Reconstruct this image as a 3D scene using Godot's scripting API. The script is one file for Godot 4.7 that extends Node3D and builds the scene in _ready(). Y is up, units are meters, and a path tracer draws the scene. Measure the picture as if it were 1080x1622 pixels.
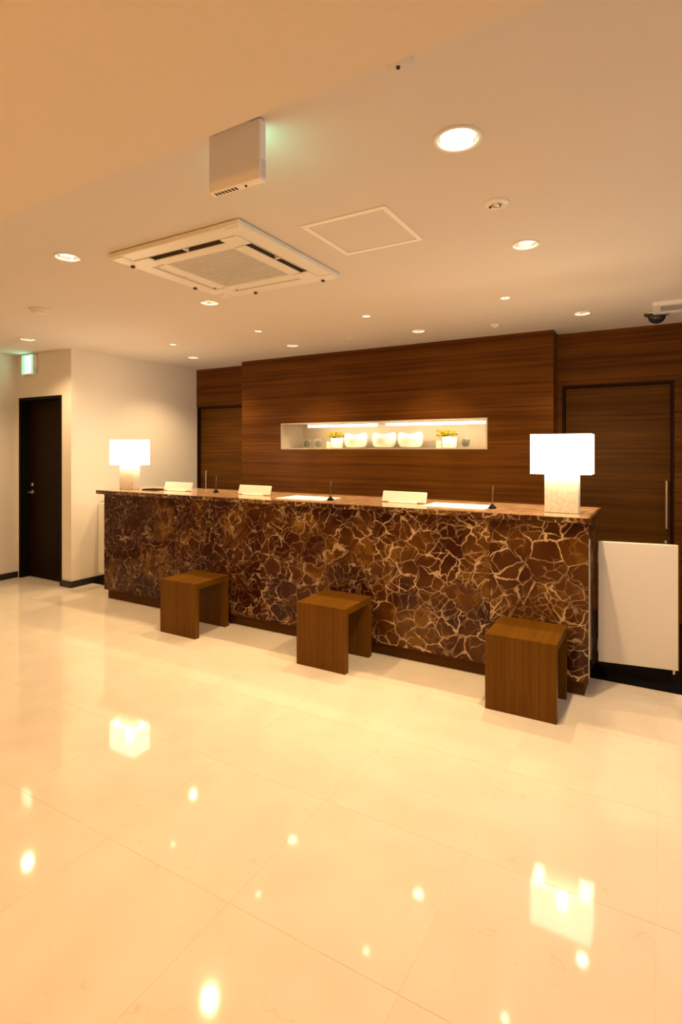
extends Node3D
# Hotel reception lobby: x runs along the counter, -z goes towards the back wall, y is up, metres.

const CEIL := 2.42
const LOW := 2.15
var M := {}
var used := {}
var rng := RandomNumberGenerator.new()
var holes: Array = []        # round openings in the main ceiling: [x, z, radius]
var low_holes: Array = []    # round openings in the lowered ceiling

# ---------------------------------------------------------------- helpers
func numbered(called: String) -> String:
	if not used.has(called):
		used[called] = 0
		return called
	used[called] += 1
	return "%s_%03d" % [called, used[called]]

func sv() -> SurfaceTool:
	var st := SurfaceTool.new()
	st.begin(Mesh.PRIMITIVE_TRIANGLES)
	st.set_smooth_group(-1)
	return st

func commit(st: SurfaceTool, m: Material) -> ArrayMesh:
	st.generate_normals()
	var me := st.commit()
	me.surface_set_material(0, m)
	return me

func obj(called: String, st: SurfaceTool, m: Material, parent: Node = self) -> MeshInstance3D:
	var o := MeshInstance3D.new()
	o.mesh = commit(st, m)
	o.name = numbered(called) if parent == self else called
	parent.add_child(o, true)
	return o

func tag(o: Node, label: String, category := "", group := "", kind := "") -> void:
	if label != "": o.set_meta("label", label)
	if category != "": o.set_meta("category", category)
	if group != "": o.set_meta("group", group)
	if kind != "": o.set_meta("kind", kind)

func thing(called: String, label: String, category: String, at := Vector3.ZERO, group := "") -> Node3D:
	var o := Node3D.new()
	o.name = numbered(called)
	add_child(o)
	o.position = at
	tag(o, label, category, group)
	return o

func struct_node(called: String, label: String, at := Vector3.ZERO) -> Node3D:
	var o := Node3D.new()
	o.name = numbered(called)
	add_child(o)
	o.position = at
	tag(o, label, "", "", "structure")
	return o

func struct_mesh(called: String, st: SurfaceTool, m: Material, label: String) -> MeshInstance3D:
	var o := obj(called, st, m)
	tag(o, label, "", "", "structure")
	return o

# a flat polygon turned so that it faces away from c; clockwise is the front
func poly(st: SurfaceTool, pts: Array, c: Vector3) -> void:
	var n: Vector3 = (pts[1] - pts[0]).cross(pts[2] - pts[0])
	var mid := Vector3.ZERO
	for p in pts: mid += p
	mid /= pts.size()
	var out := n.dot(mid - c) > 0.0
	for i in range(1, pts.size() - 1):
		var t: Array = [pts[0], pts[i + 1], pts[i]] if out else [pts[0], pts[i], pts[i + 1]]
		for p in t: st.add_vertex(p)

# box with chamfered edges
func bx(st: SurfaceTool, a: Vector3, b: Vector3, e := 0.0, xf := Transform3D.IDENTITY) -> void:
	var lo := Vector3(minf(a.x, b.x), minf(a.y, b.y), minf(a.z, b.z))
	var hi := Vector3(maxf(a.x, b.x), maxf(a.y, b.y), maxf(a.z, b.z))
	var c := (lo + hi) / 2.0
	var h := (hi - lo) / 2.0
	e = minf(e, minf(h.x, minf(h.y, h.z)) * 0.9)
	var faces: Array = []
	var ax := [Vector3.RIGHT, Vector3.UP, Vector3.BACK]
	for k in 3:
		var i: int = (k + 1) % 3
		var j: int = (k + 2) % 3
		for s in [-1.0, 1.0]:
			var q: Array = []
			for d in [[-1, -1], [1, -1], [1, 1], [-1, 1]]:
				q.append(c + ax[k] * s * h[k] + ax[i] * d[0] * (h[i] - e) + ax[j] * d[1] * (h[j] - e))
			faces.append(q)
			if e > 0.0 and k >= 0:
				for s2 in [-1.0, 1.0]:
					# edge between face k,s and face i,s2
					var q2: Array = []
					for t in [-1.0, 1.0]:
						q2.append(c + ax[k] * s * h[k] + ax[i] * s2 * (h[i] - e) + ax[j] * t * (h[j] - e))
					for t in [1.0, -1.0]:
						q2.append(c + ax[k] * s * (h[k] - e) + ax[i] * s2 * h[i] + ax[j] * t * (h[j] - e))
					faces.append(q2)
	if e > 0.0:
		for sx in [-1.0, 1.0]:
			for sy in [-1.0, 1.0]:
				for sz in [-1.0, 1.0]:
					var s := Vector3(sx, sy, sz)
					faces.append([c + s * Vector3(h.x, h.y - e, h.z - e), c + s * Vector3(h.x - e, h.y, h.z - e), c + s * Vector3(h.x - e, h.y - e, h.z)])
	for f in faces:
		var g: Array = []
		for p in f: g.append(xf * p)
		poly(st, g, xf * c)

func bxm(called: String, a: Vector3, b: Vector3, e: float, m: Material, parent: Node = self) -> MeshInstance3D:
	var st := sv()
	bx(st, a, b, e)
	return obj(called, st, m, parent)

# profile of (radius, y) turned about the y axis at c
func lathe(st: SurfaceTool, prof: Array, c: Vector3, n := 24, smooth := true, scl := Vector3.ONE) -> void:
	st.set_smooth_group(0 if smooth else -1)
	for i in n:
		var a0 := TAU * i / n
		var a1 := TAU * (i + 1) / n
		for k in prof.size() - 1:
			var p: Vector2 = prof[k]
			var q: Vector2 = prof[k + 1]
			var v := [Vector3(cos(a0) * p.x, p.y, sin(a0) * p.x), Vector3(cos(a1) * p.x, p.y, sin(a1) * p.x), Vector3(cos(a1) * q.x, q.y, sin(a1) * q.x), Vector3(cos(a0) * q.x, q.y, sin(a0) * q.x)]
			for t in [[0, 1, 2], [0, 2, 3]]:
				if v[t[0]].distance_to(v[t[1]]) < 1e-6 or v[t[1]].distance_to(v[t[2]]) < 1e-6 or v[t[0]].distance_to(v[t[2]]) < 1e-6: continue
				for w in t: st.add_vertex(c + v[w] * scl)
	st.set_smooth_group(-1)

# round bar along a line of points
func tube(st: SurfaceTool, pts: Array, r, n := 10) -> void:
	st.set_smooth_group(0)
	var rings: Array = []
	for i in pts.size():
		var d: Vector3 = (pts[mini(i + 1, pts.size() - 1)] - pts[maxi(i - 1, 0)]).normalized()
		var u := d.cross(Vector3.UP if absf(d.y) < 0.9 else Vector3.RIGHT).normalized()
		var w := d.cross(u)
		var rr: float = r[i] if r is Array else r
		var ring: Array = []
		for k in n:
			ring.append(pts[i] + (u * cos(TAU * k / n) + w * sin(TAU * k / n)) * rr)
		rings.append(ring)
	for i in rings.size() - 1:
		for k in n:
			var k2: int = (k + 1) % n
			var A: Vector3 = rings[i][k]
			var B: Vector3 = rings[i][k2]
			var C: Vector3 = rings[i + 1][k2]
			var D: Vector3 = rings[i + 1][k]
			for p in [A, B, C, A, C, D]: st.add_vertex(p)
	st.set_smooth_group(-1)
	for e in [0, rings.size() - 1]:
		var inner: Vector3 = pts[1] if e == 0 else pts[e - 1]
		poly(st, rings[e], inner)

func copy(o: Node3D, label := "") -> Node3D:
	var c: Node3D = o.duplicate()
	c.name = numbered(String(o.name))
	add_child(c)
	if label != "": c.set_meta("label", label)
	return c

# ---------------------------------------------------------------- materials
func mat(lin: Color, rough := 0.6, metal := 0.0) -> StandardMaterial3D:
	var m := StandardMaterial3D.new()
	m.albedo_color = lin.linear_to_srgb()
	m.roughness = rough
	m.metallic = metal
	return m

func glow(lin: Color, k: float) -> StandardMaterial3D:
	var m := mat(Color(0.8, 0.78, 0.74), 0.6)
	m.emission_enabled = true
	m.emission = lin.linear_to_srgb()
	m.emission_energy_multiplier = k
	return m

func fnl(seed_: int, freq: float, oct := 3, kind := FastNoiseLite.TYPE_SIMPLEX_SMOOTH) -> FastNoiseLite:
	var n := FastNoiseLite.new()
	n.seed = seed_
	n.noise_type = kind
	n.frequency = freq
	n.fractal_type = FastNoiseLite.FRACTAL_FBM if oct > 1 else FastNoiseLite.FRACTAL_NONE
	n.fractal_octaves = oct
	return n

func wood_image(seed_: int, dark: Color, light: Color, upright: bool) -> ImageTexture:
	var s := 768
	var im := Image.create(s, s, false, Image.FORMAT_RGB8)
	var streak := fnl(seed_, 1.0, 4)
	var broad := fnl(seed_ + 1, 1.0, 2)
	var fine := fnl(seed_ + 2, 1.0, 2)
	for y in s:
		for x in s:
			var along := float(x) / s
			var across := float(y) / s
			# fold the along-grain coordinate so that the tile repeats without a seam
			var fx := absf(along - 0.5) * 2.0
			var fy := absf(across - 0.5) * 2.0
			var w := broad.get_noise_2d(fx * 0.8, fy * 3.0) * 0.012
			var v := 0.5 + 0.50 * streak.get_noise_2d(fx * 0.30, (fy + w) * 20.0) + 0.32 * fine.get_noise_2d(fx * 0.9, fy * 90.0) + 0.30 * broad.get_noise_2d(fx * 0.7, fy * 5.0)
			v = clampf(v, 0.0, 1.0)
			var c := dark.lerp(light, v).linear_to_srgb()
			if upright: im.set_pixel(y, x, c)
			else: im.set_pixel(x, y, c)
	im.generate_mipmaps()
	return ImageTexture.create_from_image(im)

func wood(tex: Texture2D, scale: float, off: Vector3, rough: float) -> StandardMaterial3D:
	var m := StandardMaterial3D.new()
	m.albedo_texture = tex
	m.uv1_triplanar = true
	m.uv1_world_triplanar = true
	m.uv1_scale = Vector3.ONE * scale
	m.uv1_offset = off
	m.uv1_triplanar_sharpness = 8.0
	m.roughness = rough
	m.metallic_specular = 0.22
	return m

# brown marble with a net of cream veins; slab edges in metres along the picture
func marble_image(w: int, h: int, width: float, edges: Array, seed_: int) -> ImageTexture:
	var im := Image.create(w, h, false, Image.FORMAT_RGB8)
	var big := fnl(seed_, 1.0, 1, FastNoiseLite.TYPE_CELLULAR)
	big.cellular_return_type = FastNoiseLite.RETURN_DISTANCE2_SUB
	big.cellular_jitter = 1.0
	var small := fnl(seed_ + 5, 1.0, 1, FastNoiseLite.TYPE_CELLULAR)
	small.cellular_return_type = FastNoiseLite.RETURN_DISTANCE2_SUB
	var cellv := fnl(seed_, 1.0, 1, FastNoiseLite.TYPE_CELLULAR)
	cellv.cellular_return_type = FastNoiseLite.RETURN_CELL_VALUE
	cellv.cellular_jitter = 1.0
	var warp := fnl(seed_ + 9, 1.0, 3)
	var tone := fnl(seed_ + 11, 1.0, 3)
	var maroon := Color(0.034, 0.0070, 0.0030)
	var brown := Color(0.095, 0.034, 0.0055)
	var olive := Color(0.20, 0.098, 0.013)
	var cream := Color(0.66, 0.47, 0.28)
	for py in h:
		for px in w:
			var x := width * px / w
			var y := width * py / w
			var s := 0
			for e in edges:
				if x > e: s += 1
			var k: float = [8.8, 8.0, 7.6, 7.4, 7.2, 7.2][mini(s, 5)]
			var vis: float = [0.40, 0.50, 0.62, 0.85, 0.95, 0.95][mini(s, 5)]
			var bend: float = [0.085, 0.075, 0.060, 0.036, 0.024, 0.024][mini(s, 5)]
			var ox := x + 7.3 * s
			var oy := y + 3.1 * s
			var wx := warp.get_noise_2d(ox * 5.0, oy * 5.0) * bend
			var wy := warp.get_noise_2d(ox * 5.0 + 40.0, oy * 5.0) * bend
			var f := warp.get_noise_2d(ox * 26.0, oy * 26.0 + 9.0) * 0.007
			var ax := (ox + wx + f) * k
			var ay := (oy + wy - f) * k
			var d1 := big.get_noise_2d(ax, ay * 1.2) + 1.0
			var d2 := small.get_noise_2d(ax * 0.8 - ay * 0.6 + 17.0, (ax * 0.6 + ay * 0.8) * 1.5) + 1.0
			var d3 := small.get_noise_2d(ax * 2.1, ay * 2.1 + 50.0) + 1.0
			var t := tone.get_noise_2d(ox * 2.2, oy * 2.2)
			var t2 := tone.get_noise_2d(ox * 9.0, oy * 9.0 + 30.0)
			var cv := cellv.get_noise_2d(ax, ay * 1.2)
			var c := maroon.lerp(brown, clampf(0.42 + 1.1 * t + 0.25 * cv + 0.16 * (s - 2), 0.0, 1.0))
			c = c.lerp(olive, clampf((0.5 * t2 + 0.7 * t + 0.3 * cv - 0.30) * 2.2, 0.0, 0.45))
			var m1 := clampf(0.75 + 1.3 * tone.get_noise_2d(ox * 3.5 + 60.0, oy * 3.5), 0.25, 1.0)
			var m2 := clampf(0.55 + 1.5 * tone.get_noise_2d(ox * 3.0, oy * 3.0 + 80.0), 0.0, 0.9)
			var m3 := clampf(0.10 + 1.5 * tone.get_noise_2d(ox * 2.6 + 20.0, oy * 2.6 + 120.0), 0.0, 0.38)
			var wid := 0.048 * (0.6 + m1)
			var v1 := (1.0 - smoothstep(wid * 0.25, wid, d1)) * m1
			var v2 := (1.0 - smoothstep(0.012, 0.06, d2)) * m2
			var v3 := (1.0 - smoothstep(0.02, 0.09, d3)) * m3
			var v := clampf(maxf(v1, maxf(v2, v3)) + 0.25 * minf(v1, v2), 0.0, 1.0) * vis
			c = c.lerp(cream, v * 0.92)
			im.set_pixel(px, py, c.linear_to_srgb())
	im.generate_mipmaps()
	return ImageTexture.create_from_image(im)

func floor_image(seed_: int) -> ImageTexture:
	var s := 640
	var im := Image.create(s, s, false, Image.FORMAT_RGB8)
	var cloud := fnl(seed_, 1.0, 4)
	var ridge := fnl(seed_ + 3, 1.0, 4)
	var mask := fnl(seed_ + 7, 1.0, 2)
	var base := Color(0.77, 0.70, 0.60)
	var pale := Color(0.82, 0.755, 0.66)
	var vein := Color(0.52, 0.37, 0.22)
	for y in s:
		for x in s:
			var fx := absf(float(x) / s - 0.5) * 2.0
			var fy := absf(float(y) / s - 0.5) * 2.0
			var c := base.lerp(pale, clampf(0.5 + 0.9 * cloud.get_noise_2d(fx * 2.2, fy * 2.2), 0.0, 1.0))
			var r := absf(ridge.get_noise_2d(fx * 1.4 + fy * 0.9, fy * 2.6 - fx * 1.3))
			var g := clampf((mask.get_noise_2d(fx * 4.0, fy * 4.0) - 0.12) * 3.0, 0.0, 1.0)
			c = c.lerp(vein, (1.0 - smoothstep(0.004, 0.016, r)) * g * 0.22)
			im.set_pixel(x, y, c.linear_to_srgb())
	im.generate_mipmaps()
	return ImageTexture.create_from_image(im)

func speckle(seed_: int, a: Color, b: Color, freq: float) -> ImageTexture:
	var s := 256
	var im := Image.create(s, s, false, Image.FORMAT_RGB8)
	var n := fnl(seed_, freq, 4)
	for y in s:
		for x in s:
			var fx := absf(float(x) / s - 0.5) * 2.0
			var fy := absf(float(y) / s - 0.5) * 2.0
			im.set_pixel(x, y, a.lerp(b, clampf(0.5 + 0.8 * n.get_noise_2d(fx, fy), 0.0, 1.0)).linear_to_srgb())
	return ImageTexture.create_from_image(im)

func tri(tex: Texture2D, scale: float, rough: float) -> StandardMaterial3D:
	var m := StandardMaterial3D.new()
	m.albedo_texture = tex
	m.uv1_triplanar = true
	m.uv1_world_triplanar = true
	m.uv1_scale = Vector3.ONE * scale
	m.roughness = rough
	return m

func materials() -> void:
	M.paint = tri(speckle(3, Color(0.775, 0.735, 0.67), Color(0.785, 0.745, 0.68), 20.0), 0.9, 0.9)
	M.ceiling = tri(speckle(4, Color(0.670, 0.630, 0.605), Color(0.680, 0.640, 0.615), 20.0), 0.8, 0.95)
	M.white = mat(Color(0.80, 0.78, 0.74), 0.45)
	M.sign_body = mat(Color(0.86, 0.85, 0.86), 0.5)
	M.frame_white = mat(Color(0.90, 0.88, 0.85), 0.4)
	M.white_gloss = mat(Color(0.84, 0.83, 0.80), 0.15)
	M.offwhite = mat(Color(0.72, 0.70, 0.66), 0.5)
	M.grille = mat(Color(0.66, 0.665, 0.70), 0.6)
	M.dark = mat(Color(0.006, 0.005, 0.0045), 0.5)
	M.dark.metallic_specular = 0.2
	M.slot = mat(Color(0.05, 0.035, 0.022), 0.6)
	M.base = mat(Color(0.014, 0.009, 0.008), 0.45)
	M.carpet = tri(speckle(8, Color(0.006, 0.005, 0.005), Color(0.013, 0.011, 0.011), 40.0), 2.0, 1.0)
	M.carpet.metallic_specular = 0.05
	M.steel = mat(Color(0.60, 0.59, 0.58), 0.28, 1.0)
	M.chrome = mat(Color(0.75, 0.74, 0.73), 0.12, 1.0)
	M.reflector = mat(Color(0.85, 0.84, 0.82), 0.2, 1.0)
	var wd := wood_image(21, Color(0.060, 0.0185, 0.0022), Color(0.165, 0.060, 0.0080), false)
	M.wood_wall = wood(wd, 0.62, Vector3.ZERO, 0.38)
	M.wood_back = wood(wd, 0.62, Vector3(0.31, 0.17, 0.0), 0.42)
	M.wood_door = wood(wood_image(25, Color(0.055, 0.0200, 0.0022), Color(0.135, 0.055, 0.0060), false), 0.7, Vector3(0.11, 0.43, 0.2), 0.42)
	M.wood_frame = mat(Color(0.022, 0.0075, 0.0040), 0.4)
	M.wood_frame.metallic_specular = 0.2
	M.wood_stool = wood(wood_image(29, Color(0.095, 0.037, 0.0022), Color(0.160, 0.068, 0.0052), true), 1.3, Vector3(0.2, 0.1, 0.35), 0.36)
	M.wood_plinth = mat(Color(0.085, 0.034, 0.006), 0.45)
	M.wood_plinth.metallic_specular = 0.2
	M.door_dark = mat(Color(0.013, 0.0055, 0.0018), 0.4)
	M.door_dark.metallic_specular = 0.15
	M.stone = tri(speckle(12, Color(0.55, 0.49, 0.40), Color(0.72, 0.66, 0.56), 6.0), 2.2, 0.45)
	M.lining = mat(Color(0.54, 0.475, 0.38), 0.7)
	M.joint = mat(Color(0.68, 0.60, 0.50), 0.5)
	M.shade = glow(Color(1.0, 0.90, 0.70), 3.4)
	M.pavement = tri(speckle(41, Color(0.42, 0.41, 0.40), Color(0.52, 0.51, 0.50), 18.0), 0.7, 0.9)
	M.unseen_amber_bulb = glow(Color(1.0, 0.42, 0.10), 4.0)  # bulb and shade of the unseen floor lamps
	M.unseen_amber_shade = glow(Color(1.0, 0.42, 0.10), 1.0)
	M.bulb = glow(Color(1.0, 0.86, 0.60), 8.0)
	M.lamp_disc = glow(Color(1.0, 0.86, 0.62), 14.0)
	M.pin_disc = glow(Color(1.0, 0.86, 0.60), 14.0)
	M.tube = glow(Color(1.0, 0.90, 0.68), 12.0)
	M.green = glow(Color(0.06, 0.62, 0.38), 0.9)
	M.sign_white = glow(Color(0.80, 1.0, 0.93), 1.3)
	M.pen = mat(Color(0.10, 0.065, 0.045), 0.3)
	M.paper = mat(Color(0.86, 0.85, 0.82), 0.7)
	M.leaf = mat(Color(0.030, 0.033, 0.008), 0.6)
	M.yellow = mat(Color(0.72, 0.66, 0.03), 0.6)
	M.yellow_dark = mat(Color(0.50, 0.50, 0.03), 0.6)
	var g := StandardMaterial3D.new()
	g.albedo_color = Color(0.93, 0.95, 0.90, 0.06)
	g.transparency = BaseMaterial3D.TRANSPARENCY_ALPHA
	g.roughness = 0.04
	g.metallic_specular = 0.2
	M.glass = g
	var dome := mat(Color(0.02, 0.022, 0.025), 0.06)
	M.dome = dome
	var tiles: Array = []
	for k in 3:
		var m := tri(floor_image(50 + 17 * k), 0.62, 0.055)
		m.uv1_offset = Vector3(0.21 * k, 0.0, 0.37 * k)
		m.metallic_specular = 0.55
		tiles.append(m)
	M.tiles = tiles

# ---------------------------------------------------------------- lights
const WARM := Color(1.0, 0.84, 0.61)
const AMBER := Color(1.0, 0.64, 0.10)   # unseen floor lamps behind the viewpoint, placed to tint the lowered ceiling

func spot(parent: Node, at: Vector3, energy: float, angle: float, blend: float, size: float, color := WARM) -> SpotLight3D:
	var aim := Vector3(0, -1, 0)
	var l := SpotLight3D.new()
	l.name = "light"
	l.light_color = color
	l.light_energy = energy
	l.spot_angle = angle
	l.spot_angle_attenuation = blend
	l.spot_range = 14.0
	l.spot_attenuation = 2.0
	l.light_size = size
	l.shadow_enabled = true
	parent.add_child(l, true)
	l.position = at
	l.basis = Basis.looking_at(aim, Vector3(0, 0, -1) if absf(aim.y) > 0.9 else Vector3.UP)
	return l

# recessed round downlight: trim ring, mirror cone, glowing lamp; its origin is on the ceiling plane
func downlight(called: String, label: String, group: String, at: Vector3, r: float, energy: float, angle: float, blend: float, pin := false, color := WARM) -> Node3D:
	var t := thing(called, label, "downlight", at, group)
	var st := sv()
	lathe(st, [Vector2(r * 1.22, 0.0), Vector2(r * 1.22, -0.004), Vector2(r * 1.12, -0.007), Vector2(r * 1.0, -0.004), Vector2(r * 0.98, 0.006)], Vector3.ZERO, 32)
	obj("trim_ring", st, M.white, t)
	st = sv()
	var deep := r * 0.9
	lathe(st, [Vector2(r * 0.98, 0.002), Vector2(r * 0.90, deep * 0.5), Vector2(r * 0.70, deep), Vector2(0.0, deep)], Vector3.ZERO, 32)
	obj("reflector", st, M.reflector, t)
	if pin:
		st = sv()
		lathe(st, [Vector2(r * 0.66, deep * 0.86), Vector2(r * 0.6, deep * 0.45), Vector2(0.0, deep * 0.36)], Vector3.ZERO, 20)
		obj("lamp", st, M.pin_disc, t)
	else:
		for s in [-1.0, 1.0]:
			st = sv()
			tube(st, [Vector3(-r * 0.52, deep * 0.55, s * r * 0.30), Vector3(r * 0.52, deep * 0.55, s * r * 0.30)], r * 0.19, 12)
			obj("lamp", st, M.lamp_disc, t)
	spot(t, Vector3(0, -0.012, 0), energy, angle, blend, r * 0.55, color)
	if at.y > CEIL - 0.05: holes.append([at.x, at.z, r, deep + 0.012])
	else: low_holes.append([at.x, at.z, r, deep + 0.012])
	return t

func area(parent: Node, at: Vector3, size: Vector2, energy: float, color: Color, aim: Vector3) -> void:
	var l := AreaLight3D.new()
	l.name = "light"
	l.area_size = size
	l.light_color = color
	l.light_energy = energy
	l.area_range = 8.0
	l.area_attenuation = 2.0
	l.shadow_enabled = true
	parent.add_child(l, true)
	l.position = at
	l.basis = Basis.looking_at(aim, Vector3(0, 0, -1) if absf(aim.y) > 0.9 else Vector3.UP)

# ---------------------------------------------------------------- scene
func _ready() -> void:
	rng.seed = 7
	var cam := Camera3D.new()
	cam.name = "camera"
	add_child(cam)
	cam.position = Vector3(0, 1.4, 0)
	cam.rotation.y = atan2(505.0, 872.0)
	cam.near = 0.05
	cam.far = 60.0
	cam.projection = Camera3D.PROJECTION_FRUSTUM
	cam.keep_aspect = Camera3D.KEEP_HEIGHT
	cam.size = 0.05 * 1622.0 / 872.0
	cam.frustum_offset = Vector2(0, -0.05 * 99.0 / 872.0)
	cam.current = true

	var we := WorldEnvironment.new()
	we.name = "environment"
	var env := Environment.new()
	env.background_mode = Environment.BG_COLOR
	env.background_color = Color(0.80, 0.90, 1.0)   # overcast daylight outside the unseen lobby window
	env.background_energy_multiplier = 2.8
	env.tonemap_mode = Environment.TONE_MAPPER_LINEAR
	env.tonemap_exposure = 1.24
	env.sdfgi_enabled = true
	env.ssao_enabled = true
	env.ssil_enabled = true
	we.environment = env
	add_child(we)

	materials()
	lights()
	shell()
	doors()
	counter()
	for i in 3: stool(i)
	lamps()
	unseen_floor_lamp(Vector3(-1.0, 0, 1.1), "unseen amber-shaded floor lamp behind the viewpoint opposite the counter's gate end")
	unseen_floor_lamp(Vector3(-3.2, 0, 1.1), "unseen amber-shaded floor lamp behind the viewpoint opposite the counter's side wall end")
	gates()
	desk_things()
	niche_things()
	ceiling_things()

func lights() -> void:
	var big := "large recessed downlights"
	var mid := "twin-lamp recessed downlights"
	var pin := "small pin spotlights in a row above the counter"
	downlight("downlight", "large round recessed downlight with white trim, biggest in the ceiling beside the round emergency light", "", Vector3(-0.574, CEIL, -1.757), 0.066, 1.3, 66, 0.9)
	downlight("downlight", "round recessed downlight between the emergency light and the counter's stone lamp", mid, Vector3(-0.579, CEIL, -2.83), 0.056, 2.4, 66, 0.9)
	downlight("downlight", "round recessed downlight beside the outer corner of the air conditioner panel", mid, Vector3(-2.715, CEIL, -1.798), 0.056, 1.1, 66, 0.9)
	downlight("downlight", "round recessed downlight just past the air conditioner panel, before the counter", mid, Vector3(-2.70, CEIL, -2.847), 0.056, 1.5, 66, 0.9)
	downlight("downlight", "round recessed downlight beside the green exit sign near the alcove door", mid, Vector3(-5.05, CEIL, -2.95), 0.056, 1.3, 66, 0.9)
	var wl := ["round recessed downlight in front of the wood wall above the middle of the lit niche", "round recessed downlight in front of the wood wall near the wood panel's far end", "round recessed downlight in the corner by the white side wall and wood door", "round recessed downlight nearest the dome camera, before the wood door"]
	var wp := [Vector3(-1.794, CEIL, -4.428), Vector3(-3.113, CEIL, -4.426), Vector3(-4.467, CEIL, -4.45), Vector3(-0.502, CEIL, -4.467)]
	for i in 4:
		downlight("downlight", wl[i], mid, wp[i], 0.05, [1.9, 1.9, 1.7, 1.3][i], [52, 52, 62, 52][i], 0.9)
	var pp := [Vector3(-4.075, CEIL, -3.795), Vector3(-2.986, CEIL, -3.738), Vector3(-1.936, CEIL, -3.727), Vector3(-0.897, CEIL, -3.746)]
	var pl := ["small bright pin spotlight above the dark tray and the lamp by the side wall", "small bright pin spotlight above the desk display between two desk pens", "small bright pin spotlight above the counter between the two white mats", "small bright pin spotlight above the desk pen by the gate-side lamp"]
	for i in 4:
		downlight("pin_spotlight", pl[i], pin, pp[i], 0.028, 1.6, 46, 0.9, true)
	# downlights out of view in the lowered ceiling, placed to light the near floor
	downlight("downlight", "unseen round recessed downlight in the lowered ceiling on the wood door side", "unseen downlights in the lowered ceiling", Vector3(-0.58, LOW, 0.0), 0.06, 0.35, 66, 0.9)
	downlight("downlight", "unseen round recessed downlight in the lowered ceiling on the alcove side", "unseen downlights in the lowered ceiling", Vector3(-2.7, LOW, 0.0), 0.06, 0.35, 66, 0.9)

func ceiling_slab(called: String, a: Vector3, b: Vector3, list: Array, squares: Array, label: String, m: Material, turn := 0.0) -> void:
	var box := CSGBox3D.new()
	box.name = called
	box.size = (b - a).abs()
	box.position = (a + b) / 2.0
	box.material = m
	box.rotation.y = turn
	for h in list:
		var c := CSGCylinder3D.new()
		c.name = "opening"
		c.operation = CSGShape3D.OPERATION_SUBTRACTION
		c.radius = h[2] * 1.03
		c.height = h[3] * 2.0
		c.sides = 32
		c.material = M.white
		box.add_child(c, true)
		c.position = box.transform.affine_inverse() * Vector3(h[0], a.y, h[1])
	for q in squares:
		var c := CSGBox3D.new()
		c.name = "opening"
		c.operation = CSGShape3D.OPERATION_SUBTRACTION
		c.size = Vector3(q[2], 0.24, q[3])
		c.material = M.dark
		box.add_child(c, true)
		c.position = box.transform.affine_inverse() * Vector3(q[0], a.y, q[1])
	add_child(box)
	tag(box, label, "", "", "structure")

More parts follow.
